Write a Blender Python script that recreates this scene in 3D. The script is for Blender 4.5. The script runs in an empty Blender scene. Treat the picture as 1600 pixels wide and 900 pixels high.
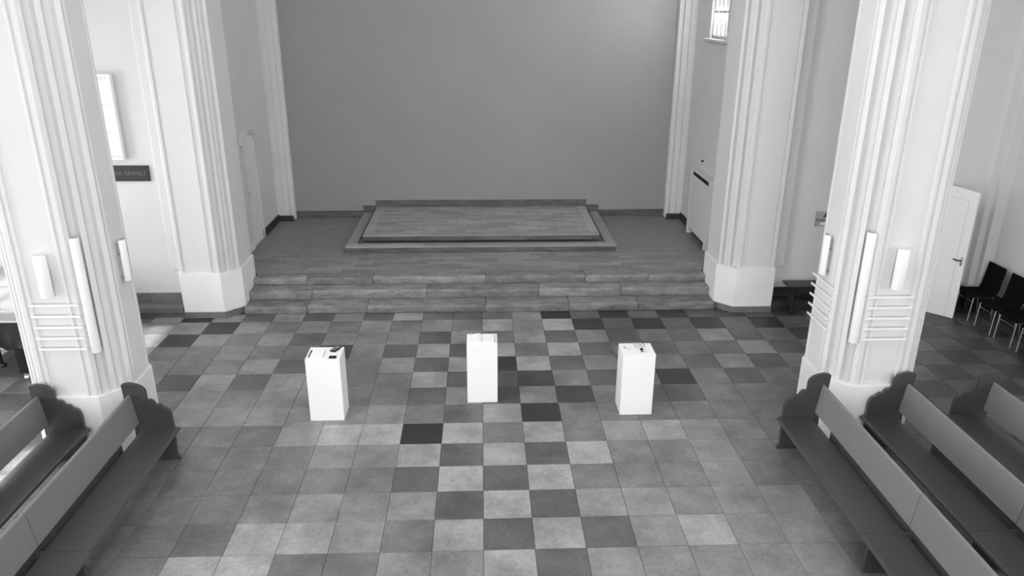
import bpy, bmesh, math, random
from mathutils import Vector, Matrix

random.seed(7)
scene = bpy.context.scene
col = scene.collection

# ------------------------------------------------------------------ camera
cam_d = bpy.data.cameras.new('camera')
cam = bpy.data.objects.new('camera', cam_d)
col.objects.link(cam)
PITCH, YAW, ROLL = 0.358, 0.041, 0.005
CAM = Vector((0.017, -7.857, 4.931))
cam_d.sensor_width = 36.0
cam_d.lens = 1177.18 * 36.0 / 1600.0
cam_d.clip_end = 200
F_ = Vector((math.sin(YAW) * math.cos(PITCH), math.cos(YAW) * math.cos(PITCH), -math.sin(PITCH)))
R_ = Vector((math.cos(YAW), -math.sin(YAW), 0))
U_ = R_.cross(F_)
R2 = R_ * math.cos(ROLL) + U_ * math.sin(ROLL)
U2 = -R_ * math.sin(ROLL) + U_ * math.cos(ROLL)
m = Matrix((R2, U2, -F_)).transposed().to_4x4()
m.translation = CAM
cam.matrix_world = m
scene.camera = cam

# ------------------------------------------------------------------ world, lights, exposure
world = bpy.data.worlds.new('overcast_sky')
scene.world = world
world.use_nodes = True
world.node_tree.nodes['Background'].inputs[0].default_value = (1, 1, 1, 1)
world.node_tree.nodes['Background'].inputs[1].default_value = 0.12

scene.view_settings.view_transform = 'Standard'
scene.view_settings.look = 'None'
scene.view_settings.gamma = 1.0
scene.view_settings.use_curve_mapping = False
scene.view_settings.exposure = 0.06
scene.cycles.use_denoising = True
scene.cycles.max_bounces = 8
scene.cycles.diffuse_bounces = 5


def area_light(name, loc, direction, sx, sy, watts):
    d = bpy.data.lights.new(name, 'AREA')
    d.shape = 'RECTANGLE'
    d.size, d.size_y = sx, sy
    d.energy = watts
    o = bpy.data.objects.new(name, d)
    col.objects.link(o)
    o.location = loc
    o.rotation_euler = Vector(direction).to_track_quat('-Z', 'Y').to_euler()
    return o


WIN_L = (-8.6, -4.9, -1.1, 2.5)         # aisle windows on the sunny side
WIN_R = (-9.0, -5.4, -1.8)              # and on the shady side
LEFT_W, RIGHT_W, REAR_W, CLER_L, CLER_R, CHAN_W = 130, 62, 800, 380, 80, 90
for wy in WIN_L:
    area_light('daylight_left_window', (-8.62, wy, 2.75), (1, 0, 0), 1.6, 3.3, LEFT_W)
for wy in WIN_R:
    area_light('daylight_right_window', (8.62, wy, 2.75), (-1, 0, 0), 1.6, 3.3, RIGHT_W)
area_light('added_clerestory_light_left', (-4.5, -2.2, 9.0), (1, 0, -0.6), 2.6, 2.0, CLER_L)  # unseen clerestory source, added to brighten the right-hand pillar faces
for wy in (-6.0, -1.0):
    area_light('added_clerestory_light_right', (4.5, wy, 9.0), (-1, 0, -0.5), 3.0, 2.2, CLER_R)  # added unseen sources opposite, extra light for nave and chancel
sun_d = bpy.data.lights.new('sun', 'SUN')
sun_d.energy = 22.0
sun_d.angle = math.radians(2.0)
sun = bpy.data.objects.new('sun', sun_d)
col.objects.link(sun)
sun.rotation_euler = Vector((1.0, 0.10, -1.12)).to_track_quat('-Z', 'Y').to_euler()
area_light('daylight_rear_window', (0, -14.8, 5.0), (0, 1, 0.0), 6.0, 6.4, REAR_W)
area_light('daylight_chancel_window', (4.50, 7.1, 5.7), (-1, 0, -0.1), 0.9, 2.5, CHAN_W)


# ------------------------------------------------------------------ materials
def mat(name, g, rough=0.6, var=0.12, scale=6.0, bump=0.0, bscale=40.0, metal=0.0, spec=0.5,
        stretch=(1, 1, 1), rnd=0.0, fine=0.0, emit=0.0, spots=0.0, stain=0.0):
    M = bpy.data.materials.new(name)
    M.use_nodes = True
    nt = M.node_tree
    N, L = nt.nodes, nt.links
    b = N['Principled BSDF']
    b.inputs['Roughness'].default_value = rough
    b.inputs['Metallic'].default_value = metal
    b.inputs['Specular IOR Level'].default_value = spec
    tc = N.new('ShaderNodeTexCoord')
    info = N.new('ShaderNodeObjectInfo')
    off = N.new('ShaderNodeVectorMath'); off.operation = 'SCALE'
    cmb = N.new('ShaderNodeCombineXYZ')
    for k in range(3):
        L.new(info.outputs['Random'], cmb.inputs[k])
    L.new(cmb.outputs[0], off.inputs[0]); off.inputs['Scale'].default_value = 37.0
    add = N.new('ShaderNodeVectorMath'); add.operation = 'ADD'
    L.new(tc.outputs['Object'], add.inputs[0]); L.new(off.outputs[0], add.inputs[1])
    mp = N.new('ShaderNodeMapping'); mp.inputs['Scale'].default_value = stretch
    L.new(add.outputs[0], mp.inputs[0])
    n1 = N.new('ShaderNodeTexNoise')
    n1.inputs['Scale'].default_value = scale; n1.inputs['Detail'].default_value = 6; n1.inputs['Roughness'].default_value = 0.6
    L.new(mp.outputs[0], n1.inputs['Vector'])
    mr = N.new('ShaderNodeMapRange')
    mr.inputs['From Min'].default_value = 0.28; mr.inputs['From Max'].default_value = 0.72
    mr.inputs['To Min'].default_value = 1 - var; mr.inputs['To Max'].default_value = 1 + var
    L.new(n1.outputs['Fac'], mr.inputs['Value'])
    val = mr.outputs[0]

    def mul(a, bb):
        q = N.new('ShaderNodeMath'); q.operation = 'MULTIPLY'
        L.new(a, q.inputs[0])
        if isinstance(bb, float): q.inputs[1].default_value = bb
        else: L.new(bb, q.inputs[1])
        return q.outputs[0]
    if rnd:
        r = N.new('ShaderNodeMapRange')
        r.inputs['To Min'].default_value = 1 - rnd; r.inputs['To Max'].default_value = 1 + rnd
        L.new(info.outputs['Random'], r.inputs['Value'])
        val = mul(val, r.outputs[0])
    if fine:
        n2 = N.new('ShaderNodeTexNoise'); n2.inputs['Scale'].default_value = scale * 9; n2.inputs['Detail'].default_value = 3
        L.new(mp.outputs[0], n2.inputs['Vector'])
        r = N.new('ShaderNodeMapRange'); r.inputs['From Min'].default_value = .3; r.inputs['From Max'].default_value = .7
        r.inputs['To Min'].default_value = 1 - fine; r.inputs['To Max'].default_value = 1 + fine
        L.new(n2.outputs['Fac'], r.inputs['Value'])
        val = mul(val, r.outputs[0])
    if spots:
        v = N.new('ShaderNodeTexVoronoi'); v.inputs['Scale'].default_value = 11.0
        L.new(mp.outputs[0], v.inputs['Vector'])
        r = N.new('ShaderNodeMapRange'); r.inputs['From Min'].default_value = .02; r.inputs['From Max'].default_value = .09
        r.inputs['To Min'].default_value = 1 - spots; r.inputs['To Max'].default_value = 1.0
        L.new(v.outputs['Distance'], r.inputs['Value'])
        val = mul(val, r.outputs[0])
    if stain:
        ge = N.new('ShaderNodeNewGeometry')
        n3 = N.new('ShaderNodeTexNoise'); n3.inputs['Scale'].default_value = 1.1; n3.inputs['Detail'].default_value = 5; n3.inputs['Roughness'].default_value = .62
        L.new(ge.outputs['Position'], n3.inputs['Vector'])
        r = N.new('ShaderNodeMapRange'); r.inputs['From Min'].default_value = .32; r.inputs['From Max'].default_value = .55
        r.inputs['To Min'].default_value = 1 - stain; r.inputs['To Max'].default_value = 1.06
        L.new(n3.outputs['Fac'], r.inputs['Value'])
        val = mul(val, r.outputs[0])
    val = mul(val, float(g))
    cc = N.new('ShaderNodeCombineColor')
    for k in range(3):
        L.new(val, cc.inputs[k])
    L.new(cc.outputs[0], b.inputs['Base Color'])
    if bump:
        nb = N.new('ShaderNodeTexNoise'); nb.inputs['Scale'].default_value = bscale; nb.inputs['Detail'].default_value = 4
        L.new(mp.outputs[0], nb.inputs['Vector'])
        bp = N.new('ShaderNodeBump'); bp.inputs['Strength'].default_value = bump; bp.inputs['Distance'].default_value = 0.01
        L.new(nb.outputs['Fac'], bp.inputs['Height']); L.new(bp.outputs[0], b.inputs['Normal'])
    if emit:
        b.inputs['Emission Color'].default_value = (1, 1, 1, 1)
        b.inputs['Emission Strength'].default_value = emit
    return M


LEVEL = [.018, .030, .062, .108, .162, .228, .31, .36]
M = {
    'plaster': mat('white_plaster', .67, .85, .025, 1.6, .10, 55),
    'plinth': mat('rough_white_plaster', .79, .9, .03, 3, .35, 38),
    'plaster_r': mat('off_white_plaster', .70, .85, .03, 1.2, .10, 55),
    'chancel': mat('chancel_wall_plaster', .62, .85, .05, 1.0, .1, 40),
    'backwall': mat('grey_wall_paint', .29, .8, .035, .7, .06, 60),
    'ceiling': mat('ceiling_paint', .7, .9, .03, 1.0),
    'grout': mat('dark_grout', .075, .9, .2, 9),
    'stone': mat('step_stone', .20, .62, .46, 3.0, .3, 30, stretch=(1, 2.5, 2.5), rnd=.16, fine=.22, spots=.35),
    'skirt': mat('grey_stone_skirting', .16, .7, .22, 4, .2, 40, rnd=.1, fine=.15),
    'darkskirt': mat('dark_skirting', .028, .6, .25, 4),
    'plank': mat('oak_parquet', .22, .48, .22, 5, .12, 30, stretch=(.7, 5, 5), rnd=.22, fine=.15),
    'plankp': mat('podium_oak', .29, .48, .22, 5, .12, 30, stretch=(.7, 5, 5), rnd=.22, fine=.15),
    'boardd': mat('dark_oak_board', .10, .5, .45, 3.5, .2, 30, stretch=(.6, 3, 3), rnd=.2, fine=.25),
    'pew': mat('brown_painted_wood', .19, .42, .05, 2.0, .05, 80, stretch=(4, .5, 4), rnd=.05),
    'pewseat': mat('dark_varnished_seat', .055, .36, .07, 2.0, .05, 80, stretch=(4, .5, 4), rnd=.05),
    'pewdark': mat('dark_pew_end', .048, .40, .12, 3.0, .06, 60),
    'white': mat('white_lacquer', .90, .45, .01, 3),
    'opal': mat('opal_white_shade', .84, .35, .01, 3),
    'lampgap': mat('lamp_bracket_grey', .35, .5, .02, 3),
    'doorw': mat('white_door_paint', .82, .4, .015, 3),
    'black': mat('black_plastic', .012, .45, .1, 8),
    'screen': mat('grey_screen', .22, .2, .08, 20),
    'fabric': mat('black_upholstery', .006, 1.0, .2, 30, .2, 200, spec=.08),
    'chrome': mat('polished_steel', .75, .28, .02, 5, metal=1.0),
    'paper': mat('white_paper', .88, .7, .01, 8),
    'paperline': mat('grey_paper_edge', .45, .7, .05, 8),
    'wood': mat('black_stained_wood', .018, .35, .3, 6, stretch=(1, 6, 6)),
    'lacquer': mat('black_piano_lacquer', .012, .12, .05, 4),
    'cloth': mat('black_cover_cloth', .012, .5, .3, 9, .4, 14),
    'pale': mat('pale_edge_trim', .55, .4, .05, 6),
    'signb': mat('black_sign_board', .012, .5, .1, 8),
    'letter': mat('dull_grey_lettering', .16, .6, .3, 60),
    'plaque': mat('light_grey_plaque', .42, .4, .05, 10),
    'print': mat('dark_print', .02, .7, .1, 10),
    'glass': mat('daylit_window_glass', .8, .2, .01, 3, emit=1.6),
    'mull': mat('window_mullion', .45, .6, .05, 5),
    'dark': mat('painted_gap_shade', .010, .9, .1, 5),  # near-black colour standing in for shade in gaps and the doorway
}
g_ = M['clear'] = bpy.data.materials.new('clear_daylit_glass')
g_.use_nodes = True
nt_ = g_.node_tree
nt_.nodes.remove(nt_.nodes['Principled BSDF'])
mx_ = nt_.nodes.new('ShaderNodeMixShader'); mx_.inputs[0].default_value = .35
tr_ = nt_.nodes.new('ShaderNodeBsdfTransparent'); em_ = nt_.nodes.new('ShaderNodeEmission'); em_.inputs[1].default_value = 1.2
nt_.links.new(tr_.outputs[0], mx_.inputs[1]); nt_.links.new(em_.outputs[0], mx_.inputs[2])
nt_.links.new(mx_.outputs[0], nt_.nodes['Material Output'].inputs[0])
TILE_M = [mat('floor_tile_stone', g, .45, .26, 3.0, .12, 25, rnd=.09, fine=.12, spots=.35, stain=.30) for g in LEVEL]


# ------------------------------------------------------------------ mesh helpers
class MB:
    def __init__(self):
        self.v, self.f = [], []

    def add(self, vs, fs):
        b = len(self.v)
        self.v += [tuple(p) for p in vs]
        self.f += [tuple(i + b for i in q) for q in fs]
        return self

    def box(self, x0, x1, y0, y1, z0, z1):
        if x0 > x1: x0, x1 = x1, x0
        if y0 > y1: y0, y1 = y1, y0
        vs = [(x, y, z) for z in (z0, z1) for y in (y0, y1) for x in (x0, x1)]
        return self.add(vs, [(0, 2, 3, 1), (4, 5, 7, 6), (0, 1, 5, 4), (2, 6, 7, 3), (0, 4, 6, 2), (1, 3, 7, 5)])

    def prism(self, pts, a0, a1, axis='z'):
        """pts: 2D outline; extruded along axis. axis z: (x,y); y: (x,z); x: (y,z)"""
        n = len(pts)

        def P(p, a):
            return (p[0], p[1], a) if axis == 'z' else ((p[0], a, p[1]) if axis == 'y' else (a, p[0], p[1]))
        vs = [P(p, a0) for p in pts] + [P(p, a1) for p in pts]
        fs = [tuple(range(n))[::-1], tuple(range(n, 2 * n))] + [(i, (i + 1) % n, n + (i + 1) % n, n + i) for i in range(n)]
        return self.add(vs, fs)

    def cyl(self, p0, p1, r0, r1=None, n=16, cap=True):
        r1 = r0 if r1 is None else r1
        p0, p1 = Vector(p0), Vector(p1)
        d = (p1 - p0).normalized()
        a = d.orthogonal().normalized(); b = d.cross(a)
        vs = []
        for p, r in ((p0, r0), (p1, r1)):
            vs += [p + a * r * math.cos(2 * math.pi * k / n) + b * r * math.sin(2 * math.pi * k / n) for k in range(n)]
        fs = [(k, (k + 1) % n, n + (k + 1) % n, n + k) for k in range(n)]
        if cap: fs += [tuple(range(n))[::-1], tuple(range(n, 2 * n))]
        return self.add(vs, fs)

    def tube(self, pts, r, n=8):
        for a, b in zip(pts, pts[1:]):
            self.cyl(a, b, r, n=n)
        return self

    def lathe(self, c, prof, n=20):
        c = Vector(c)
        vs = []
        for r, z in prof:
            vs += [(c.x + r * math.cos(2 * math.pi * k / n), c.y + r * math.sin(2 * math.pi * k / n), c.z + z) for k in range(n)]
        fs = []
        for j in range(len(prof) - 1):
            fs += [(j * n + k, j * n + (k + 1) % n, (j + 1) * n + (k + 1) % n, (j + 1) * n + k) for k in range(n)]
        fs += [tuple(range(n))[::-1], tuple(range((len(prof) - 1) * n, len(prof) * n))]
        return self.add(vs, fs)

    def mesh(self, name, material, bevel=0.0, smooth=False):
        me = bpy.data.meshes.new(name)
        me.from_pydata(self.v, [], self.f)
        bm = bmesh.new(); bm.from_mesh(me)
        if bevel:
            bmesh.ops.remove_doubles(bm, verts=bm.verts, dist=1e-5)
            es = [e for e in bm.edges if len(e.link_faces) == 2 and e.calc_face_angle(0) > 0.5]
            bmesh.ops.bevel(bm, geom=es, offset=bevel, segments=2, profile=0.6, affect='EDGES', clamp_overlap=True)
        bmesh.ops.recalc_face_normals(bm, faces=bm.faces)
        if smooth:
            for f in bm.faces: f.smooth = True
            for e in bm.edges:
                if len(e.link_faces) == 2 and e.calc_face_angle(0) > 0.7: e.smooth = False
        bm.to_mesh(me); bm.free()
        me.materials.append(M[material] if isinstance(material, str) else material)
        return me

    def build(self, name, material, parent=None, bevel=0.0, smooth=False):
        return link(name, self.mesh(name, material, bevel, smooth), parent)


def link(name, me, parent=None):
    o = bpy.data.objects.new(name, me)
    col.objects.link(o)
    if parent is not None: o.parent = parent
    return o


def empty(name, loc=(0, 0, 0), rz=0.0):
    o = bpy.data.objects.new(name, None)
    col.objects.link(o)
    o.location = loc; o.rotation_euler = (0, 0, rz)
    o.empty_display_size = .1
    return o


def tag(o, label=None, cat=None, group=None, kind=None):
    if label: o['label'] = label
    if cat: o['category'] = cat
    if group: o['group'] = group
    if kind: o['kind'] = kind
    return o


def text_mesh(txt, size, material, depth=.002):
    c = bpy.data.curves.new('lettering', 'FONT')
    c.body = txt; c.size = size; c.extrude = depth; c.align_x = 'LEFT'; c.align_y = 'CENTER'
    o = bpy.data.objects.new('lettering', c); col.objects.link(o)
    dg = bpy.context.evaluated_depsgraph_get()
    me = bpy.data.meshes.new_from_object(o.evaluated_get(dg))
    bpy.data.objects.remove(o)
    me.name = 'lettering'
    me.materials.clear(); me.materials.append(M[material])
    return me


# ================================================================== SETTING
TX, TY = 0.5, 0.4775
XA, YS = 8.75, 4.153          # aisle wall x, first riser y
Z1, Z2, Z3 = .130, .277, .405
Y1, Y2, Y3, Y4 = 4.153, 4.52, 4.84, 5.116
YB = 8.93                     # back wall
XC = 4.53                     # chancel side wall
YE = 4.28                     # aisle end wall
WH = 6.6                      # aisle ceiling height

# ---- floor with stone tiles
floor = tag(MB().box(-XA - .2, XA + .2, -15.2, YE + .3, -.25, -.006).build('floor', 'grout'),
            'checkered stone tile floor of the nave', None, None, 'structure')
ROWS = {   # light / dark level of each tile, from column -10 eastward
    8: '153535364345131313232',
    7: '515454545465613131313',
    6: '154535453546353435342',
    5: '445442536364634343534',
    4: '444534453616353435343',
    3: '425355446332534143433',
    2: '445455443525243344444',
    1: '445555554351444444433',
    0: '444445661646456544433',
    -1: '444444556363644544433',
    -2: '444444443636444544433',
    -3: '444445555363555554433',
    -4: '444446654636356554433',
    -5: '444466445563555554433',
}


def level(i, j):
    if j in ROWS:
        k = i + 10
        if 0 <= k < len(ROWS[j]): return int(ROWS[j][k])
    h = random.Random(i * 131 + j * 17).random()
    if i > 9: return (3 if (i + j) % 2 else 2) if h < .8 else 4
    return (5 if (i + j) % 2 else 4) if h < .7 else 3


def tile_mesh(lv, dy=TY):
    g = .0022
    mb = MB()
    x0, x1, y0, y1, c = g, TX - g, g, dy - g, .003
    vs = [(x0, y0, -.03), (x1, y0, -.03), (x1, y1, -.03), (x0, y1, -.03),
          (x0, y0, -c), (x1, y0, -c), (x1, y1, -c), (x0, y1, -c),
          (x0 + c, y0 + c, 0), (x1 - c, y0 + c, 0), (x1 - c, y1 - c, 0), (x0 + c, y1 - c, 0)]
    fs = [(0, 1, 5, 4), (1, 2, 6, 5), (2, 3, 7, 6), (3, 0, 4, 7), (4, 5, 9, 8), (5, 6, 10, 9), (6, 7, 11, 10), (7, 4, 8, 11), (8, 9, 10, 11)]
    return mb.add(vs, fs).mesh('tile', TILE_M[lv])


tm = [tile_mesh(k) for k in range(8)]
tm8 = [tile_mesh(k, YS - 8 * TY) for k in range(8)]
cands = []
for j in range(-14, 9):
    for i in range(-17, 17):
        cx, cy = (i + .5) * TX, (j + .5) * TY
        d = Vector((cx, cy, 0)) - CAM
        zf = d.dot(F_)
        u, v = 800 + 1177 * d.dot(R2) / zf, 450 - 1177 * d.dot(U2) / zf
        seen = zf > 0 and -25 < u < 1625 and v < 925
        under = abs(cx) > 3.75 and cy < -.5
        inside_pillar = 4.25 < abs(cx) < 5.0 and 0.0 < cy < .75
        score = (1e6 / zf ** 2 if seen else 0) * (.2 if under else 1) * (.05 if inside_pillar else 1) * (.55 if abs(cx) > 5.5 else 1)
        cands.append((-score, i, j))
cands.sort()
rest = [MB() for _ in range(8)]
for n, (sc, i, j) in enumerate(cands):
    lv = level(i, j)
    if n < 300 and sc < 0:
        o = link('tile', (tm8 if j == 8 else tm)[lv], floor)
        o.location = (i * TX, j * TY, random.uniform(-.0012, .0012))
    else:
        src = (tm8 if j == 8 else tm)[lv]
        rest[lv].add([(p.co.x + i * TX, p.co.y + j * TY, p.co.z) for p in src.vertices], [tuple(q.vertices) for q in src.polygons])
for lv, mb in enumerate(rest):
    if mb.v: tag(mb.build('tile_field', TILE_M[lv], floor), kind='stuff')

# ---- steps up to the chancel, each stone its own block
steps = tag(MB().box(-4.03, 4.03, Y1 + .03, Y4, -.01, Z1 - .03).box(-4.03, 4.03, Y2 + .03, Y4, Z1 - .03, Z2 - .03)
            .box(-4.03, 4.03, Y3 + .03, Y4, Z2 - .03, Z3 - .03).build('floor_steps', 'grout'),
            'three worn stone steps rising to the chancel', None, None, 'structure')
for (ya, yb, za, zb, seams) in ((Y1, Y2 + .03, 0, Z1, (-2.98, -1.97, .06, 1.5, 2.7)),
                                (Y2, Y3 + .03, Z1, Z2, (-2.96, -.97, 1.0, 2.45)),
                                (Y3, Y4, Z2, Z3, (-3.1, -1.95, .06, 1.86, 3.0))):
    xs = (-4.03,) + seams + (4.03,)
    for a, b in zip(xs, xs[1:]):
        jig = random.uniform(-.006, .006)
        mb = MB().prism([(ya + jig, za + .002), (ya + jig - .004, zb - .035), (ya + jig, zb - .012), (ya + jig + .014, zb), (yb, zb), (yb, za + .002)], a + .004, b - .004, 'x')
        mb.build('step_stone', 'stone', steps, .004, True)

# ---- chancel floor: slab plus oak planks
chf = tag(MB().box(-XC - .1, XC + .1, Y4, YB, -.05, Z3 - .008).build('floor_chancel', 'grout'),
          'oak plank floor of the chancel', None, None, 'structure')
PW = .145
def plank_mesh(w, d):
    c = .002
    return MB().add([(0, 0, -.02), (w, 0, -.02), (w, d, -.02), (0, d, -.02), (0, 0, -c), (w, 0, -c), (w, d, -c), (0, d, -c),
                     (c, c, 0), (w - c, c, 0), (w - c, d - c, 0), (c, d - c, 0)],
                    [(0, 1, 5, 4), (1, 2, 6, 5), (2, 3, 7, 6), (3, 0, 4, 7), (4, 5, 9, 8), (5, 6, 10, 9), (6, 7, 11, 10), (7, 4, 8, 11), (8, 9, 10, 11)])
pl = plank_mesh(.5 - .003, PW - .003).mesh('plank', 'plank')
far = MB()
r = 0
y = Y4
while y < YB - .01:
    d = min(PW, YB - y)
    x = -XC + (0 if r % 3 == 0 else (-.17 if r % 3 == 1 else -.33))
    while x < XC:
        a, b = max(x, -XC), min(x + .5, XC)
        if y + PW > 6.30 and -2.6 < a and b < 2.6:
            pass
        elif r < 8 and b - a > .49:
            o = link('plank', pl, chf); o.location = (a, y, Z3 + random.uniform(-.001, .001))
        elif b - a > .02:
            s = plank_mesh(b - a - .003, d - .003)
            zz = Z3 + random.uniform(-.001, .001)
            far.add([(p[0] + a, p[1] + y, p[2] + zz) for p in s.v], s.f)
        x += .5
    y += PW; r += 1
tag(far.build('plank_field', 'plank', chf), kind='stuff')

# ---- walls of the chancel
wb = tag(MB().box(-XC - .3, XC + .3, YB, YB + .3, -.2, 9.5).build('wall_back', 'backwall'), 'plain grey painted wall behind the altar podium', None, None, 'structure')
for sgn, side in ((-1, 'chancel_left'), (1, 'chancel_right')):
    mb = MB()
    xa, xb = sgn * XC, sgn * (XC + .45)
    if sgn < 0:
        mb.box(xa, xb, 5.2, YB, -.2, 9.5)
    else:
        mb.box(xa, xb, 5.2, 6.58, -.2, 9.5).box(xa, xb, 7.62, YB, -.2, 9.5).box(xa, xb, 6.58, 7.62, -.2, 4.36).box(xa, xb, 6.58, 7.62, 7.1, 9.5)
    w = tag(mb.build('wall_' + side, 'chancel'), 'white plastered side wall of the chancel, ' + ('with arched door' if sgn < 0 else 'with radiator cover and window'), None, None, 'structure')
    MB().box(sgn * 4.19, sgn * XC, 8.80, YB, Z3, 9.5).box(sgn * 4.28, sgn * XC, 8.70, 8.80, Z3, 9.5).box(sgn * 4.40, sgn * XC, 8.62, 8.70, Z3, 9.5).build('corner_pilaster', 'chancel', w, .008)
tag(MB().box(-5.1, 5.1, 4.9, YB + .3, 9.5, 9.8).build('ceiling_chancel', 'ceiling'), 'ceiling above the chancel', None, None, 'structure')

# skirtings of the chancel
bb = tag(MB().box(-4.19, -2.68, YB - .025, YB, Z3, Z3 + .155).box(2.68, 4.19, YB - .025, YB, Z3, Z3 + .155)
         .box(-2.68, -2.39, YB - .025, YB, .53, .68).box(2.39, 2.68, YB - .025, YB, .53, .68)
         .box(-2.39, 2.39, YB - .03, YB, .65, .80).build('baseboard_back', 'boardd', None, .003),
         'dark wooden skirting following the podium up the grey wall', None, None, 'structure')
for sgn, side, y0 in ((-1, 'chancel_left', 7.36), (1, 'chancel_right', 6.1)):
    tag(MB().box(sgn * (XC - .03), sgn * XC, y0, 8.62, Z3, Z3 + .155).box(sgn * 4.19, sgn * XC, 8.60, 8.62, Z3, Z3 + .13).build('baseboard_' + side, 'darkskirt', None, .003),
        'black skirting along the chancel side wall, ' + ('beside the arched door' if sgn < 0 else 'under the radiator cover'), None, None, 'structure')
tag(MB().box(-XC, -XC + .05, 6.12, 6.62, Z3, Z3 + .12).build('baseboard_door_side', 'plaster', None, .006), 'short white skirting block before the arched door', None, None, 'structure')

# ---- arched door of the chancel (door_1)
d1 = tag(empty('door_1', (-XC, 7.0, Z3)), 'narrow arched white door in the left chancel wall', None, None, 'structure')
def arch(w, h, n=12):
    pts = [(-w, 0)] + [(-w * math.cos(math.pi * k / n), h + w * .55 * math.sin(math.pi * k / n)) for k in range(n + 1)] + [(w, 0)]
    return pts
o = MB().prism([(p[0], p[1]) for p in arch(.36, 2.0)], 0.0, .012, 'x').build('door_leaf', 'plaster_r', d1, .003)
h = MB().box(.012, .03, -.37, -.30, 1.06, 1.085).box(.012, .022, -.345, -.30, 1.02, 1.12).build('door_handle', 'black', o, .003)
outer, inner = arch(.42, 2.02), arch(.36, 2.0)
mb = MB()
n = len(outer)
vs = [(.0, p[0], p[1]) for p in outer] + [(.035, p[0], p[1]) for p in outer] + [(.035, p[0], p[1]) for p in inner] + [(.0, p[0], p[1]) for p in inner]
mb.add(vs, [(k * n + i, k * n + i + 1, (k + 1) * n + i + 1, (k + 1) * n + i) for k in range(3) for i in range(n - 1)])
mb.build('door_frame', 'chancel', d1)
hood_o, hood_i = arch(.50, 2.04), arch(.42, 2.02)
mb = MB(); n2 = len(hood_o) - 2
ho, hi = hood_o[1:-1], hood_i[1:-1]
vs = [(.0, p[0], p[1]) for p in ho] + [(.06, p[0], p[1]) for p in ho] + [(.06, p[0], p[1]) for p in hi] + [(.0, p[0], p[1]) for p in hi]
mb.add(vs, [(k * n2 + i, k * n2 + i + 1, (k + 1) * n2 + i + 1, (k + 1) * n2 + i) for k in range(3) for i in range(n2 - 1)])
mb.build('hood_moulding', 'chancel', d1)

# ---- chancel window (window_1)
w1 = tag(empty('window_1', (XC, 7.1, 4.36)), 'tall bright leaded window high in the right chancel wall', None, None, 'structure')
MB().box(-.10, .0, -.62, .62, -.05, .0).build('window_sill', 'chancel', w1, .01)
for k in range(4):
    for q in range(6):
        a = -.50 + k * .255
        MB().box(.07, .08, a + .02, a + .22, .06 + q * .45, .06 + q * .45 + .41).build('pane', 'glass', w1)
for k in range(5):
    a = -.515 + k * .255
    MB().box(.04, .10, a - .018, a + .018, 0, 2.74).build('mullion', 'mull', w1, .004)
for q in range(7):
    MB().box(.05, .09, -.52, .52, .02 + q * .45, .055 + q * .45).build('glazing_bar', 'mull', w1)

# ---- aisle end walls with ledge
for sgn, side in ((-1, 'aisle_end_left'), (1, 'aisle_end_right')):
    mt = 'plaster' if sgn < 0 else 'plaster_r'
    mb = MB().box(sgn * 4.6, sgn * (XA + .3), YE, YE + .3, -.2, WH)
    w = tag(mb.build('wall_' + side, mt), ('bright white wall at the end of the left aisle' if sgn < 0 else 'pale wall at the end of the right aisle'), None, None, 'structure')
    MB().box(sgn * 8.45, sgn * XA, 4.14, YE, 0, WH).box(sgn * 8.56, sgn * XA, 4.04, 4.14, 0, WH).build('corner_pilaster', mt, w, .008)
    MB().box(sgn * 4.97, sgn * 5.16, 4.16, YE, .79, WH).build('pier_return', 'plaster', w, .03)
    xe = 8.45 if sgn < 0 else 7.3
    b = tag(MB().box(sgn * 5.0, sgn * xe, 4.02, YE, .09, .184).box(sgn * 5.0, sgn * xe, 4.06, 4.10, 0, .09)  # right-hand ledge gets the dark skirting colour to paint its shade
            .build('baseboard_' + side, 'skirt' if sgn < 0 else 'darkskirt', None, .006), ('grey' if sgn < 0 else 'dark') + ' stone ledge along the foot of the aisle end wall, ' + ('left of the chancel' if sgn < 0 else 'behind the dark bench, its shade put into the colour'), None, None, 'structure')
    x = 5.0
    k = 0
    while x < xe - .05:                      # skirting slabs above the ledge
        x2 = min(x + .62, xe)
        MB().box(sgn * (x + .003), sgn * (x2 - .003), YE - .022, YE, .184, .363).build('slab', 'skirt' if sgn < 0 else 'darkskirt', b, .003)
        x = x2
    MB().box(sgn * 5.0, sgn * xe, 4.085, 4.09, 0, .09).build('recess_shade_strip', 'dark', b)  # dark strip painting the shade of the toe recess
    MB().box(sgn * 8.43, sgn * 8.56, 4.12, 4.14, 0, .36).box(sgn * 8.54, sgn * XA, 4.02, 4.04, 0, .36).box(sgn * 8.43, sgn * 8.45, 4.12, YE - .03, 0, .36).box(sgn * 8.54, sgn * 8.56, 4.02, 4.13, 0, .36).build('pilaster_skirting', 'darkskirt', b)
    if sgn > 0: MB().box(7.47, 8.43, YE - .022, YE, 0, .36).build('slab', 'darkskirt', b, .003)

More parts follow.
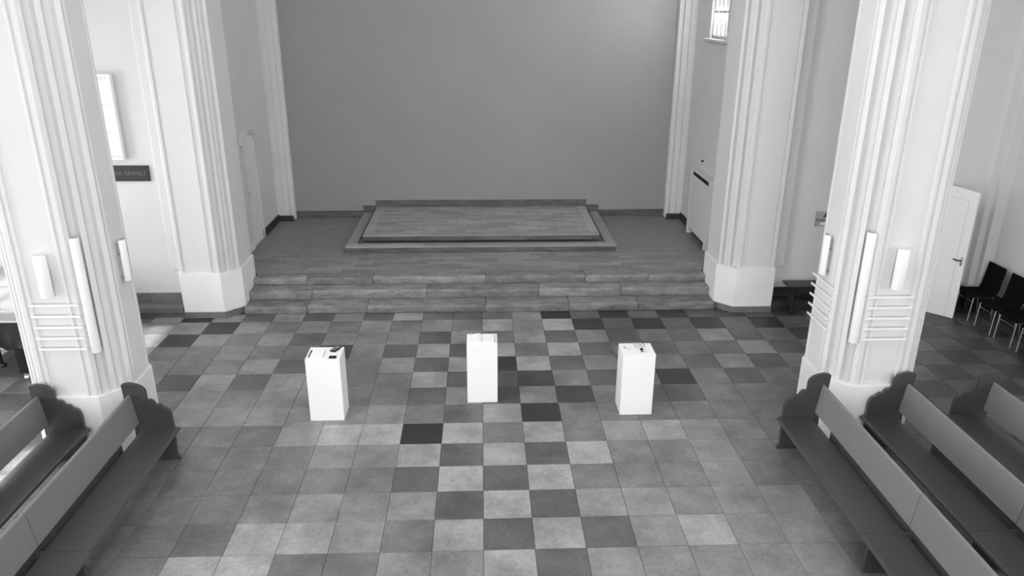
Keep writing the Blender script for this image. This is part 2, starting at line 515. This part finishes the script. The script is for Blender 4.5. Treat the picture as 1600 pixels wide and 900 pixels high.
# ---- outer aisle walls with windows, added clerestory lights, ceilings
for sgn, side in ((-1, 'left'), (1, 'right')):
    mb = MB()
    WIN_Y = WIN_L if sgn < 0 else WIN_R
    xa, xb = sgn * XA, sgn * (XA + .35)
    ys = [-15.0]
    for wy in WIN_Y: ys += [wy - .85, wy + .85]
    ys.append(YE + .3)
    for a, b in zip(ys[::2], ys[1::2]): mb.box(xa, xb, a, b, -.2, WH)
    for wy in WIN_Y: mb.box(xa, xb, wy - .85, wy + .85, -.2, 1.0).box(xa, xb, wy - .85, wy + .85, 4.5, WH)
    w = tag(mb.build('wall_' + side, 'plaster'), 'white outer aisle wall with tall windows, on the ' + ('piano' if sgn < 0 else 'chair') + ' side', None, None, 'structure')
    b = tag(MB().box(sgn * (XA - .03), sgn * XA, -15, 4.04, 0, .36).build('baseboard_' + side, 'darkskirt', None, .004), 'dark skirting along the outer aisle wall on the ' + ('piano' if sgn < 0 else 'chair') + ' side', None, None, 'structure')
    for k, wy in enumerate(WIN_Y):
        wo = tag(empty('window_%d' % (2 + k + (4 if sgn > 0 else 0)), (sgn * (XA + .2), wy, 1.0)), 'tall aisle window in the outer wall', None, None, 'structure')
        MB().box(-.005, .005, -.83, .83, .02, 3.48).build('pane', 'clear', wo)
        for q in range(4): MB().box(-.03, .03, -.85 + q * .5567, -.82 + q * .5567, 0, 3.5).build('mullion', 'mull', wo)
        for q in range(7): MB().box(-.02, .02, -.85, .85, q * .575, q * .575 + .03).build('glazing_bar', 'mull', wo)
    tag(MB().box(sgn * 4.3, sgn * (XA + .35), -15, YE + .3, WH, WH + .2).build('ceiling_aisle_' + side, 'ceiling'), 'flat ceiling over the aisle on the ' + ('piano' if sgn < 0 else 'chair') + ' side', None, None, 'structure')
    mb = MB()
    xa, xb = sgn * 4.45, sgn * 4.85
    mb.box(xa, xb, -15, 4.9, WH + .2, 7.9).box(xa, xb, -15, 4.9, 10.1, 11)
    for a, b in ((-15, -7.5), (-4.5, -3.6), (.5, 4.9)): mb.box(xa, xb, a, b, 7.9, 10.1)
    cw = MB().box(sgn * 4.70, sgn * 4.72, -7.5, -4.5, 7.9, 10.1).mesh('pane', 'glass')  # opaque glowing clerestory panes, added to give light and stop the sun
    w = tag(mb.build('wall_clerestory_' + side, 'plaster'), 'upper nave wall with unseen high windows added for light, above the pillar on the ' + ('piano' if sgn < 0 else 'chair') + ' side', None, None, 'structure')
    link('window_pane', cw, w)
    MB().box(sgn * 4.70, sgn * 4.72, -3.6, .5, 7.9, 10.1).build('window_pane', 'glass', w)
tag(MB().box(-5, 5, -15.3, 4.9, 11, 11.2).build('ceiling_nave', 'ceiling'), 'high ceiling of the nave', None, None, 'structure')
tag(MB().box(-5, 5, 4.9, 5.1, 9.5, 11.2).build('wall_chancel_arch', 'plaster'), 'wall above the chancel opening', None, None, 'structure')
wr = tag(MB().box(-9.1, -3.1, -15.3, -15, -.2, 11).box(3.1, 9.1, -15.3, -15, -.2, 11).box(-3.1, 3.1, -15.3, -15, -.2, 1.7).box(-3.1, 3.1, -15.3, -15, 8.3, 11)
    .build('wall_rear', 'plaster'), 'rear wall of the nave with its large window', None, None, 'structure')
MB().box(-3.1, 3.1, -15.2, -15.18, 1.7, 8.3).build('window_pane', 'glass', wr)

# ================================================================== PILLARS AND PIERS
def quadrant(hx, hy, fa, sa, flat_side=False):
    """outline from the middle of the front (-y) face to the middle of the side (+x) face"""
    q = [(.175, -hy + .022), (.185, -hy + .004), (.20, -hy), (.215, -hy), (.222, -hy + .02), (.245, -hy + .02), (.252, -hy), (fa, -hy)]
    A, B = Vector((fa, -hy)), Vector((hx, -sa))
    d = B - A
    nrm = Vector((-d.y, d.x)).normalized()
    if nrm.dot(Vector((1, -1))) < 0: nrm = -nrm
    for t, dep in ((.13, 0), (.17, -.08), (.38, -.08), (.42, 0), (.56, 0), (.60, -.08), (.82, -.08), (.87, 0), (1, 0)):
        p = A + d * t + nrm * dep
        q.append((p.x, p.y))
    q += [(hx, -sa + .03), (hx - .018, -sa + .04), (hx - .018, -sa + .06), (hx, -sa + .075)]
    return q


def outline(hx, hy, fa, sa):
    q = quadrant(hx, hy, fa, sa)
    full = q + [(x, -y) for x, y in reversed(q)] + [(-x, -y) for x, y in q] + [(-x, y) for x, y in reversed(q)]
    return full


def octo(hx, hy, fa, sa):
    return [(-fa, -hy), (fa, -hy), (hx, -sa), (hx, sa), (fa, hy), (-fa, hy), (-hx, sa), (-hx, -sa)]


PX, PY, PH = 4.645, .38, .79
for sgn in (-1, 1):
    c = empty('pillar', (sgn * PX, PY, 0))
    tag(c, 'white fluted pillar with wall lamps, ' + ('beside the grand piano' if sgn < 0 else 'with rails on two of its faces'), 'pillar', 'nave pillars', 'structure')
    MB().prism(octo(.60, .55, .325, .24), 0, PH, 'z').build('plinth', 'plinth', c, .006)
    MB().prism(outline(.575, .525, .30, .23), PH, WH, 'z').build('shaft', 'plaster', c, .003)

for sgn in (-1, 1):
    c = empty('chancel_pier', (sgn * 4.64, 4.0, 0))
    tag(c, 'white fluted pier at the ' + ('black sign' if sgn < 0 else 'dark bench') + ' end of the chancel steps', 'pier', 'piers flanking the chancel steps', 'structure')
    def mir(pts):
        return [(-sgn * x, y) for x, y in pts]       # local +x points to the nave axis
    foot = [(-.335, 0), (.335, 0), (.615, .28), (.615, 1.0), (.11, 1.7), (-.42, 1.7), (-.42, .2)]
    MB().prism(mir(foot), 0, .105, 'z').build('plinth_base', 'skirt', c, .004)
    foot2 = [(-.33, .012), (.33, .012), (.603, .285), (.603, 1.0), (.11, 1.69), (-.415, 1.69), (-.415, .2)]
    MB().prism(mir(foot2), .105, PH, 'z').build('plinth', 'plinth', c, .006)
    A, B = Vector((.31, .04)), Vector((.57, .30))
    d = B - A; nrm = Vector((d.y, -d.x)).normalized()
    prof = [(-.31, .04), (-.27, .04), (-.262, .062), (-.235, .062), (-.228, .046), (-.2, .046), (.16, .046), (.19, .046), (.2, .075), (.255, .075), (.262, .04), (.31, .04)]
    for t, dep in ((.08, 0), (.11, -.085), (.40, -.085), (.43, 0), (.55, 0), (.58, -.085), (.84, -.085), (.88, 0), (1, 0)):
        p = A + d * t + nrm * dep
        prof.append((p.x, p.y))
    prof += [(.57, .98), (.11, 1.64), (-.40, 1.64), (-.40, .2)]
    MB().prism(mir(prof), PH, 9.5, 'z').build('shaft', 'plaster', c, .003)

# ================================================================== PODIUM
pod = tag(empty('altar_podium', (0, 6.27, Z3)), 'low two-tier wooden podium against the grey wall', 'podium')
def tier(hw, y0, z0, z1, name):
    MB().box(-hw + .02, hw - .02, y0 + .02, YB - .03 - 6.27, z0, z1 - .03).build(name + '_core', 'boardd', pod)
    # nosing boards along front and sides, riser boards under them
    xs = [-hw, -hw * .42, hw * .38, hw]
    for a, b in zip(xs, xs[1:]):
        MB().box(a + .002, b - .002, y0, y0 + .20, z1 - .03, z1).build('nosing_board', 'plankp', pod, .003)
        MB().box(max(a, -hw + .015) + .002, min(b, hw - .015) - .002, y0 + .012, y0 + .02, z0, z1 - .032).build('riser_board', 'boardd', pod, .002)
    for s in (-1, 1):
        MB().box(s * hw, s * (hw - .2), y0 + .203, YB - .03 - 6.27, z1 - .03, z1).build('nosing_board', 'plankp', pod, .003)
        MB().box(s * (hw - .015), s * (hw - .022), y0 + .03, YB - .03 - 6.27, z0, z1 - .032).build('riser_board', 'boardd', pod)
tier(2.66, 0, 0, .125, 'lower_tier')
tier(2.37, .365, .125, .245, 'upper_tier')
r = 0
yy = .365 + .203
top = MB()
while yy < YB - .03 - 6.27 - .02:
    d = min(.145, YB - .03 - 6.27 - yy)
    x = -2.17 + (0, -.2, -.4)[r % 3]
    while x < 2.17:
        a, b = max(x, -2.17), min(x + .62, 2.17)
        if b - a > .03:
            if r % 1 == 0:
                mb = plank_mesh(b - a - .003, d - .003)
                o = mb.build('plank', 'plankp', pod); o.location = (a, yy, .245 + random.uniform(-.001, .0006))
        x += .62
    yy += .145; r += 1

# ================================================================== RADIATOR COVER, HOOK
rc = tag(empty('radiator_cover', (XC - .001, 6.9, Z3)), 'tall white radiator cover with slotted top on the right chancel wall', 'radiator cover')
MB().box(-.17, 0, -.68, .68, 1.375, 1.40).build('top_board', 'chancel', rc, .005)
MB().box(-.14, -.12, -.62, .62, .14, 1.27).build('front_panel', 'chancel', rc, .004)
for s in (-1, 1):
    MB().box(-.15, 0, s * .62, s * .66, 0.0, 1.375).build('side_post', 'chancel', rc, .004)
MB().box(-.11, -.002, -.61, .61, .10, 1.33).build('radiator', 'dark', rc)  # near-black block standing in for shade inside the cover
hk = tag(MB().cyl((XC - .03, 7.27, 1.99), (XC, 7.27, 1.99), .022, n=12).cyl((XC - .05, 7.27, 1.985), (XC - .03, 7.27, 1.99), .012, n=10).build('wall_hook', 'black'), 'small black wall hook above the radiator cover', 'hook')

# ================================================================== LAMPS AND RAILS ON THE PILLARS
def half_tube(r, h, depth, n=16):
    """half round shade against a back plate, local: wall at y=0, shade bulges to -y, z from 0"""
    pts = [(-r, 0)] + [(-r * math.cos(math.pi * k / n), -depth - r * math.sin(math.pi * k / n)) for k in range(n + 1)] + [(r, 0)]
    return pts


def sconce(name, loc, rz, r, h, label, group, gap=.02):
    t = tag(empty(name, loc, rz), label, 'wall lamp', group)
    n = 18
    pts = [(r * math.cos(math.pi + math.pi * k / n), -gap + r * math.sin(math.pi + math.pi * k / n)) for k in range(n + 1)]
    s = MB().prism(pts, 0, h - .004, 'z').build('lamp_shade', 'opal', t, .002, True)
    pts2 = [(p[0] * .9, -gap + (p[1] + gap) * .9) for p in pts]
    MB().prism(pts2, h - .004, h, 'z').build('lens', 'lampgap' if r < .06 else 'opal', s)
    MB().box(-r * .55, r * .55, -gap, 0, h * .12, h * .62).build('bracket', 'lampgap', t)
    return t


for sgn in (-1, 1):
    ff = PY - .525           # front face y
    side = 'piano-side pillar' if sgn < 0 else 'pillar near the chairs'
    sconce('wall_lamp', (sgn * 4.62, ff + .02, 2.0), 0, .068, .47, 'short white half-round lamp above the rails on the front of the ' + side, 'short wall lamps', .045)
    # on the face toward the nave
    sconce('wall_lamp', (sgn * (PX - .575), .36, 2.0), -sgn * math.pi / 2, .055, .48, 'short white wall lamp on the nave-facing side of the ' + side, 'short wall lamps', .05)
    # long corner tube on the diagonal
    A, B = Vector((.30, -.525)), Vector((.575, -.23))
    d = (B - A).normalized(); nn = Vector((d.y, -d.x))
    p = A + d * .085 + nn * .004
    ang = math.atan2(nn.y, nn.x) + math.pi / 2
    lx = p.x * -sgn
    rz = ang if sgn < 0 else -ang
    sconce('corner_lamp', (sgn * PX + lx, PY + p.y, 1.32), rz, .052, 1.32, 'long white tube lamp on the fluted corner of the ' + side, 'long corner lamps', .012)


def rails(loc, rz, length, label):
    t = tag(empty('number_rail', loc, rz), label, 'rail', 'hymn number rails')
    for k in range(5):
        z = k * .1285
        off = 0
        MB().box(-length / 2 + off, length / 2 + off, -.036, -.014, z, z + .016).box(-length / 2 + off, length / 2 + off, -.036, -.031, z + .016, z + .026).build('rail', 'opal', t, .002)
        for s in (-1, 1):
            MB().box(s * length * .40 - .008, s * length * .40 + .008, -.016, .0, z + .002, z + .014).build('bracket', 'opal', t)
    return t


for sgn in (-1, 1):
    rails((sgn * 4.585, PY - .525, 1.375), 0, .52, 'five slim white horizontal rails on the front of the ' + ('piano-side pillar' if sgn < 0 else 'pillar near the chairs'))
rails((PX - .575, .39, 1.375), -math.pi / 2, .54, 'five slim white horizontal rails on the nave-facing side of the pillar near the chairs')

# ================================================================== PEWS
PEW_PROFILE = [(.575, .97), (.555, .985), (.495, .993), (.43, .982), (.367, .955), (.335, .925), (.318, .89), (.316, .775),
               (.30, .785), (.275, .783), (.25, .765), (.235, .735), (.225, .715),
               (.205, .728), (.18, .722), (.16, .70), (.15, .675),
               (.135, .68), (.11, .668), (.09, .645), (.078, .61), (.072, .57), (.072, .44), (.06, .40), (.075, .30), (.085, .06), (.06, .045), (.06, 0), (.56, 0), (.56, .045), (.52, .06), (.51, .43), (.56, .70)]


def pew(x0, sgn, label, group, gap, y0=-.205, y1=-4.6):
    """sgn +1: stands on the right, faces -x. x0: |x| of the seat front"""
    t = tag(empty('pew', (sgn * x0, y0, 0)), label, 'pew', group)
    L = y1 - y0
    mid = -2.12
    P = [(sgn * u, z) for u, z in PEW_PROFILE]
    for ya, yb in ((0, -.04), (L + .04, L)):
        e = MB().prism(P, yb, ya, 'y').build('end_panel', 'pewdark', t, .006)
    sup = [(.10, .41), (.085, .05), (.085, 0), (.52, 0), (.50, .41), (.565, .82), (.53, .82), (.47, .43)]
    MB().prism([(sgn * u, z) for u, z in sup], mid - .02, mid + .02, 'y').build('support', 'pewdark', t, .004)
    for a, b in ((-.042, mid + .002), (mid - .002, L + .042)):
        st = [(0, .405), (-.004, .418), (.004, .434), (.02, .44), (.20, .432), (.425, .418), (.43, .40), (.42, .393), (.03, .405)]
        MB().prism([(sgn * u, z) for u, z in st], b, a, 'y').build('seat', 'pewseat', t, .003)
        bk = [(.445, .495), (.452, .489), (.474, .489), (.515, .82), (.518, .845), (.51, .853), (.492, .850), (.485, .84)]
        MB().prism([(sgn * u, z) for u, z in bk], b + .002, a - .002, 'y').build('backrest', 'pew', t, .003)
        ap = [(.05, .33), (.07, .33), (.07, .405), (.05, .405)]
        MB().prism([(sgn * u, z) for u, z in [(.11, .34), (.13, .34), (.13, .404), (.11, .404)]], b, a, 'y').build('apron', 'pewdark', t)
        MB().prism([(sgn * u, z) for u, z in [(.53, .66), (.63, .655), (.635, .68), (.627, .68), (.625, .668), (.53, .675)]], b, a, 'y').build('book_ledge', 'pewdark', t, .002)
        # low batten joining the end panels
        MB().prism([(sgn * u, z) for u, z in [(.40, .12), (.43, .12), (.43, .19), (.40, .19)]], b, a, 'y').build('stretcher', 'pewdark', t)
    MB().prism([(sgn * u, z) for u, z in [(.476, .30), (.494, .30), (.51, .56), (.492, .56)]], L + .042, -gap, 'y').build('gap_shade_rail', 'pewdark', t, .003)  # rail added to close the gap in dark, painting the shade behind
    return t


pew(3.44, -1, 'dark wooden pew with scalloped end, first one on the piano side of the open floor', 'pews along the nave', 0.42)
pew(4.44, -1, 'dark wooden pew standing against the pillar by the grand piano', 'pews along the nave', 1.00)
pew(3.44, 1, 'dark wooden pew with scalloped end bordering the open floor on the chair side', 'pews along the nave', 0.40)
pew(4.44, 1, 'dark wooden pew standing against the pillar near the black chairs', 'pews along the nave', 0.70)
pew(5.46, 1, 'dark wooden pew in the aisle, closest to the row of black chairs', 'pews along the nave', 0.85)

# ================================================================== PEDESTALS
def pedestal(x0, x1, y0, dep, h, label):
    t = tag(empty('display_pedestal', ((x0 + x1) / 2, y0 + dep / 2, 0)), label, 'pedestal', 'white display pedestals')
    w = (x1 - x0) / 2
    MB().box(-w, w, -dep / 2, dep / 2, 0, h - .02).build('body', 'white', t, .002)
    MB().box(-w, w, -dep / 2, dep / 2, h - .0195, h).build('top_board', 'white', t, .002)
    return t


pedestal(-2.178, -1.755, .582, .355, .858, 'white box pedestal carrying the notepad and black handset')
pedestal(-.202, .196, .99, .362, .834, 'white box pedestal carrying the open book, middle one of three')
pedestal(1.762, 2.174, .61, .350, .850, 'white box pedestal carrying spectacles and small dark objects')

# --- on the first pedestal
z = .858
np_ = tag(empty('notepad', (-2.055, .735, z)), 'white notepad with a black spine lying on the pedestal', 'notepad')
MB().box(-.075, .082, -.095, .095, 0, .012).build('pages', 'paper', np_, .001)
MB().box(-.092, -.077, -.095, .095, 0, .014).build('spine', 'black', np_, .001)
MB().box(.083, .087, -.095, .095, 0, .011).build('fore_edge', 'paperline', np_)
ph = tag(empty('handset', (-1.848, .855, z), -.42), 'black handset with grey keypad lying on the pedestal', 'handset')
MB().prism([(-.036, -.075), (.036, -.075), (.04, 0), (.036, .075), (-.036, .075), (-.04, 0)], 0, .022, 'z').build('case', 'black', ph, .006)
MB().box(-.028, .028, .0, .064, .022, .024).build('screen', 'screen', ph)
for a in range(3):
    for b in range(3):
        MB().box(-.027 + a * .019, -.013 + a * .019, -.066 + b * .021, -.052 + b * .021, .022, .025).build('key', 'screen', ph)
tag(MB().prism([(-1.892, .60), (-1.797, .60), (-1.803, .675), (-1.893, .675)], z, z + .006, 'z').build('card', 'black', None, .001), 'flat black square card on the pedestal beside the notepad', 'card')

# --- open book on the middle pedestal
z = .834
bk = tag(empty('open_book', (-.003, 1.18, z)), 'open white book lying on the middle pedestal', 'book')
def page_block(s, curl):
    n = 8
    top_ = [(s * (.004 + .155 * k / n), .010 + curl * math.sin(math.pi * min(1, (k / n) * 1.25 + .08)) * (1 - .35 * k / n)) for k in range(n + 1)]
    return [(s * .004, 0.003)] + top_ + [(s * .159, 0.003)]
for s, curl in ((-1, .022), (1, .014)):
    MB().prism(page_block(s, curl), -.125, .125, 'y').build('pages', 'paper', bk)
MB().box(-.17, .17, -.132, .132, 0, .003).build('cover', 'paper', bk, .001)
MB().box(-.004, .004, -.12, .125, .003, .016).build('gutter', 'paperline', bk)
MB().box(.160, .172, -.12, .12, .003, .012).build('fore_edge', 'paperline', bk)

# --- small things on the third pedestal
z = .850
pen = tag(empty('pen', (1.842, .778, z), -1.05), 'short pen with dark cap lying on the pedestal', 'pen')
MB().cyl((-.045, 0, .006), (.03, 0, .006), .006, n=10).build('barrel', 'pale', pen, 0, True)
MB().cyl((-.065, 0, .007), (-.045, 0, .007), .0075, n=10).build('cap', 'black', pen, 0, True)
sp = tag(empty('spectacles', (2.015, .86, z), .08), 'thin wire spectacles lying on the pedestal', 'glasses')
for s in (-1, 1):
    ring = [(s * .034 + .027 * math.cos(2 * math.pi * k / 18), -.02, .024 + .022 * math.sin(2 * math.pi * k / 18)) for k in range(19)]
    MB().tube(ring, .0022, 6).build('rim', 'black', sp)
    MB().tube([(s * .061, -.02, .03), (s * .066, .02, .012), (s * .06, .07, .003)], .002, 6).build('temple', 'black', sp)
MB().tube([(-.008, -.02, .03), (0, -.022, .034), (.008, -.02, .03)], .002, 6).build('bridge', 'black', sp)
tag(MB().lathe((2.02, .755, z), [(.018, 0), (.022, .006), (.020, .02), (.006, .026)], 14).build('round_pebble', 'black', None, 0, True), 'round black button-like object on the pedestal below the spectacles', 'trinket')
bs = tag(empty('small_brush', (2.02, .695, z), .12), 'small dark object with a thin pale handle on the pedestal edge', 'brush')
MB().box(-.02, .012, -.012, .012, 0, .014).build('head', 'screen', bs, .003)
MB().cyl((.012, 0, .006), (.075, .005, .004), .004, .0025, n=8).build('handle', 'pale', bs)

# ================================================================== LEFT AISLE: display case, sign, piano, stand
vc = tag(empty('display_case', (-5.98, YE, 2.65)), 'white framed notice case on the wall above the black sign', 'notice case')
MB().box(-.35, .35, -.02, 0, 0, 1.27).build('back_board', 'plaster_r', vc)
for (a, b, c, d) in ((-.37, -.33, -.02, 1.29), (.33, .37, -.02, 1.29)):
    MB().box(a, b, -.10, 0, c, d).build('frame_side', 'white', vc, .012)
MB().box(-.33, .33, -.10, 0, 1.25, 1.29).build('frame_top', 'white', vc, .008)
MB().box(-.33, .33, -.10, 0, -.02, .02).build('frame_bottom', 'white', vc, .008)
for k, (a, b) in enumerate(((.06, .38), (.43, .80), (.84, 1.2))):
    MB().box(.05, .29, -.026, -.02, a, b).build('notice_sheet', 'paper', vc)

sg = tag(empty('wall_sign', (-5.30, YE, 2.405)), 'black sign board with dull lettering on the white aisle wall', 'sign')
MB().box(-.62, .012, -.03, 0, -.125, .125).build('board', 'signb', sg, .003)
tmesh = text_mesh('VA GEWALT', .088, 'letter', .001)
o = link('lettering', tmesh, sg)
o.location = (-.52, -.0312, .0); o.rotation_euler = (math.pi / 2, 0, 0)

pn = tag(empty('grand_piano', (-6.95, 2.45, 0)), 'black grand piano under a dark cover in the aisle behind the pillar', 'piano')
pts = [(.80, -.78), (.80, .25), (.74, .6), (.55, .85), (.25, 1.0), (-.1, 1.25), (-.45, 1.55), (-.72, 1.5), (-.80, 1.2), (-.80, -.78)]
MB().prism(pts, .62, .93, 'z').build('case', 'lacquer', pn, .01)
MB().prism([(x * 1.015, y * 1.01) for x, y in pts], .945, .975, 'z').build('lid', 'screen', pn, .004)
MB().box(-.82, .82, -.80, -.783, .94, .968).build('lid_edge', 'pale', pn, .004)
mb = MB()
n = 90
ring = []
for k in range(n + 1):                       # hanging cover with folds
    t = k / n
    if t < .62: px, py, nx, ny = -.82 + 1.64 * t / .62, -.80, 0, -1
    else: px, py, nx, ny = .82, -.80 + 1.1 * (t - .62) / .38, 1, 0
    ring.append((px, py, nx, ny))
vs, fs = [], []
for q in range(7):
    zz = .94 - q * .062
    for k, (px, py, nx, ny) in enumerate(ring):
        a = .004 + .018 * (q / 6) * (1 + math.sin(k * .9 + q * .55) + .6 * math.sin(k * .37 - q * .8))
        vs.append((px + nx * a, py + ny * a, zz + (.015 * math.sin(k * .5) if q == 6 else 0)))
m_ = n + 1
for q in range(6):
    for k in range(n): fs.append((q * m_ + k, q * m_ + k + 1, (q + 1) * m_ + k + 1, (q + 1) * m_ + k))
mb.add(vs, fs).build('cover', 'cloth', pn, 0, True)
for lx, ly in ((-.62, -.62), (.60, -.62), (-.35, 1.15)):
    lg = MB().prism([(-.06, -.06), (.06, -.06), (.06, .06), (-.06, .06)], .12, .62, 'z').build('leg', 'lacquer', pn, .01)
    lg.location = (lx, ly, 0)
    cs = MB().cyl((-.028, 0, .042), (.028, 0, .042), .042, n=16).box(-.04, .04, -.02, .02, .05, .13).build('caster', 'chrome', lg, .003)
lyre = MB().box(-.14, .14, -.35, -.30, .06, .12).box(-.10, -.06, -.35, -.30, .12, .62).box(.06, .10, -.35, -.30, .12, .62).build('pedal_lyre', 'lacquer', pn, .005)
for k in (-1, 0, 1):
    MB().box(k * .07 - .012, k * .07 + .012, -.46, -.35, .07, .082).build('pedal', 'chrome', lyre, .003)

st = tag(empty('microphone_stand', (-6.74, 2.02, .98)), 'thin black stand with looped cable standing behind the piano edge', 'stand')
MB().lathe((0, 0, 0), [(.09, 0), (.09, .012), (.02, .03)], 20).build('base', 'black', st)
MB().cyl((0, 0, .02), (0, 0, 1.08), .010, n=10).build('pole', 'black', st)
loop = []
for k in range(70):
    a = k * .42
    loop.append((.20 + .07 * math.cos(a) * (1 - k / 160), .02 * math.sin(a * .5), 1.02 - .0062 * k + .06 * math.sin(a)))
MB().tube([(0, 0, 1.06), (.10, 0, 1.09)] + loop, .006, 6).build('cable', 'black', st)

# ================================================================== RIGHT AISLE: door, bench, plaque, chairs
d2 = tag(empty('door_2', (7.40, 4.245, 0), math.radians(-46.8)), 'open white door leaf with arched top and steel handle', None, None, 'structure')
W = .84
n = 10
pts = [(0, .008), (W, .008)] + [(W * (1 - k / n), 2.165 + .09 * math.sin(math.pi / 2 * (k / n))) for k in range(n + 1)]
leaf = MB().prism(pts, -.02, .02, 'y').build('door_leaf', 'doorw', d2, .003)
gv = MB()
gv.box(W - .135, W - .130, -.0212, -.0195, .02, 2.02)
gv.prism([(W - .135 - .6 * k / 8, 2.02 + .055 * math.sin(math.pi / 2 * k / 8)) for k in range(9)] + [(W - .135 - .6 * k / 8, 2.015 + .055 * math.sin(math.pi / 2 * k / 8)) for k in range(8, -1, -1)], -.0212, -.0195, 'y')
gv.build('panel_groove', 'paperline', leaf)
hd = MB().box(W - .075, W - .04, -.028, -.02, .93, 1.09).build('handle_plate', 'chrome', leaf, .006)
MB().cyl((W - .058, -.028, 1.03), (W - .058, -.065, 1.03), .009, n=10).tube([(W - .058, -.062, 1.03), (W - .11, -.066, 1.026), (W - .18, -.062, 1.04)], .010, 10).build('lever', 'black', hd)
MB().box(W - .062, W - .052, -.031, -.028, .955, .985).build('keyhole', 'black', hd)
MB().cyl((W - .058, .02, 1.03), (W - .058, .06, 1.03), .014, n=10).build('knob', 'black', leaf)
d2f = tag(empty('door_3', (6.95, YE, 0)), 'doorway, its shade painted as a flat dark sheet, in the pale aisle end wall behind the pillar', None, None, 'structure')
MB().prism([(-.44, 0), (.44, 0), (.44, 2.18)] + [(.44 - .88 * k / 10, 2.18 + .1 * math.sin(math.pi * k / 10)) for k in range(11)], -.006, 0, 'y').build('opening', 'dark', d2f)  # flat near-black sheet paints the unlit opening, no hole is cut
for s in (-1, 1): MB().box(s * .44, s * .52, -.03, 0, 0, 2.2).build('jamb', 'doorw', d2f, .004)

bn = tag(empty('side_bench', (5.75, 3.98, 0)), 'low dark wooden bench with turned legs against the pale aisle wall', 'bench')
MB().box(-.58, .58, -.145, .155, .50, .535).build('top', 'wood', bn, .006)
MB().box(-.50, .50, -.10, -.08, .41, .50).box(-.50, .50, .08, .10, .41, .50).build('apron', 'wood', bn, .003)
for s in (-1, 1):
    for q in (-.085, .085):
        if True:
            MB().lathe((s * .47, q, 0), [(.030, 0), (.040, .03), (.030, .07), (.036, .12), (.028, .2), (.040, .30), (.030, .37), (.042, .40), (.042, .50)], 14).build('leg', 'wood', bn, 0, True)
    MB().box(s * .47 - .02, s * .47 + .02, -.085, .085, .10, .14).build('stretcher', 'wood', bn)

pq = tag(empty('wall_plaque', (5.64, YE, 1.585)), 'small pale plaque with dark print and corner screws beside the pillar', 'plaque')
MB().box(0, .36, -.012, 0, -.13, .13).build('plate', 'plaque', pq, .002)
o = link('lettering', text_mesh('Künstler', .082, 'print', .0006), pq)
o.location = (.012, -.0128, -.018); o.rotation_euler = (math.pi / 2, 0, 0)
MB().prism([(.13, .03), (.23, .03), (.18, .115)], -.0135, -.012, 'y').build('emblem', 'print', pq)
MB().box(.10, .30, -.0135, -.012, -.105, -.06).build('label_strip', 'paper', pq)
for a, b in ((.02, .11), (.02, -.11), (.34, .11), (.34, -.11)):
    MB().cyl((a, -.016, b), (a, -.012, b), .008, n=8).build('screw', 'print', pq)


def chair(yc, label):
    t = tag(empty('stacking_chair', (8.36, yc, 0)), label, 'chair', 'row of black chairs')
    # faces -x. seat
    st_ = [(-.215, .425), (-.20, .45), (-.1, .458), (.14, .452), (.20, .46), (.20, .43), (.12, .425), (-.1, .432), (-.19, .42)]
    MB().prism([(x, z) for x, z in st_], -.225, .225, 'y').build('seat', 'fabric', t, .008)
    bk_ = [(.165, .44), (.195, .43), (.235, .55), (.275, .90), (.265, .92), (.25, .905), (.205, .56)]
    MB().prism(bk_, -.215, .215, 'y').build('backrest', 'fabric', t, .008)
    for s in (-1, 1):
        MB().tube([(-.19, s * .195, 0), (-.17, s * .195, .42)], .0105, 10).build('leg', 'chrome', t)
        MB().tube([(.22, s * .195, 0), (.17, s * .195, .42)], .0105, 10).build('leg', 'chrome', t)
        MB().tube([(-.17, s * .195, .415), (.17, s * .195, .415)], .0105, 10).build('seat_rail', 'chrome', t)
    MB().tube([(-.165, -.195, .33), (-.165, .195, .33)], .006, 8).build('stretcher', 'chrome', t)
    return t


chair(3.735, 'black stacking chair with steel legs, right beside the open door')
chair(3.15, 'black stacking chair with steel legs, second one from the open door')
chair(2.65, 'black stacking chair with steel legs, third one from the open door')
chair(2.11, 'black stacking chair with steel legs, farthest from the open door')
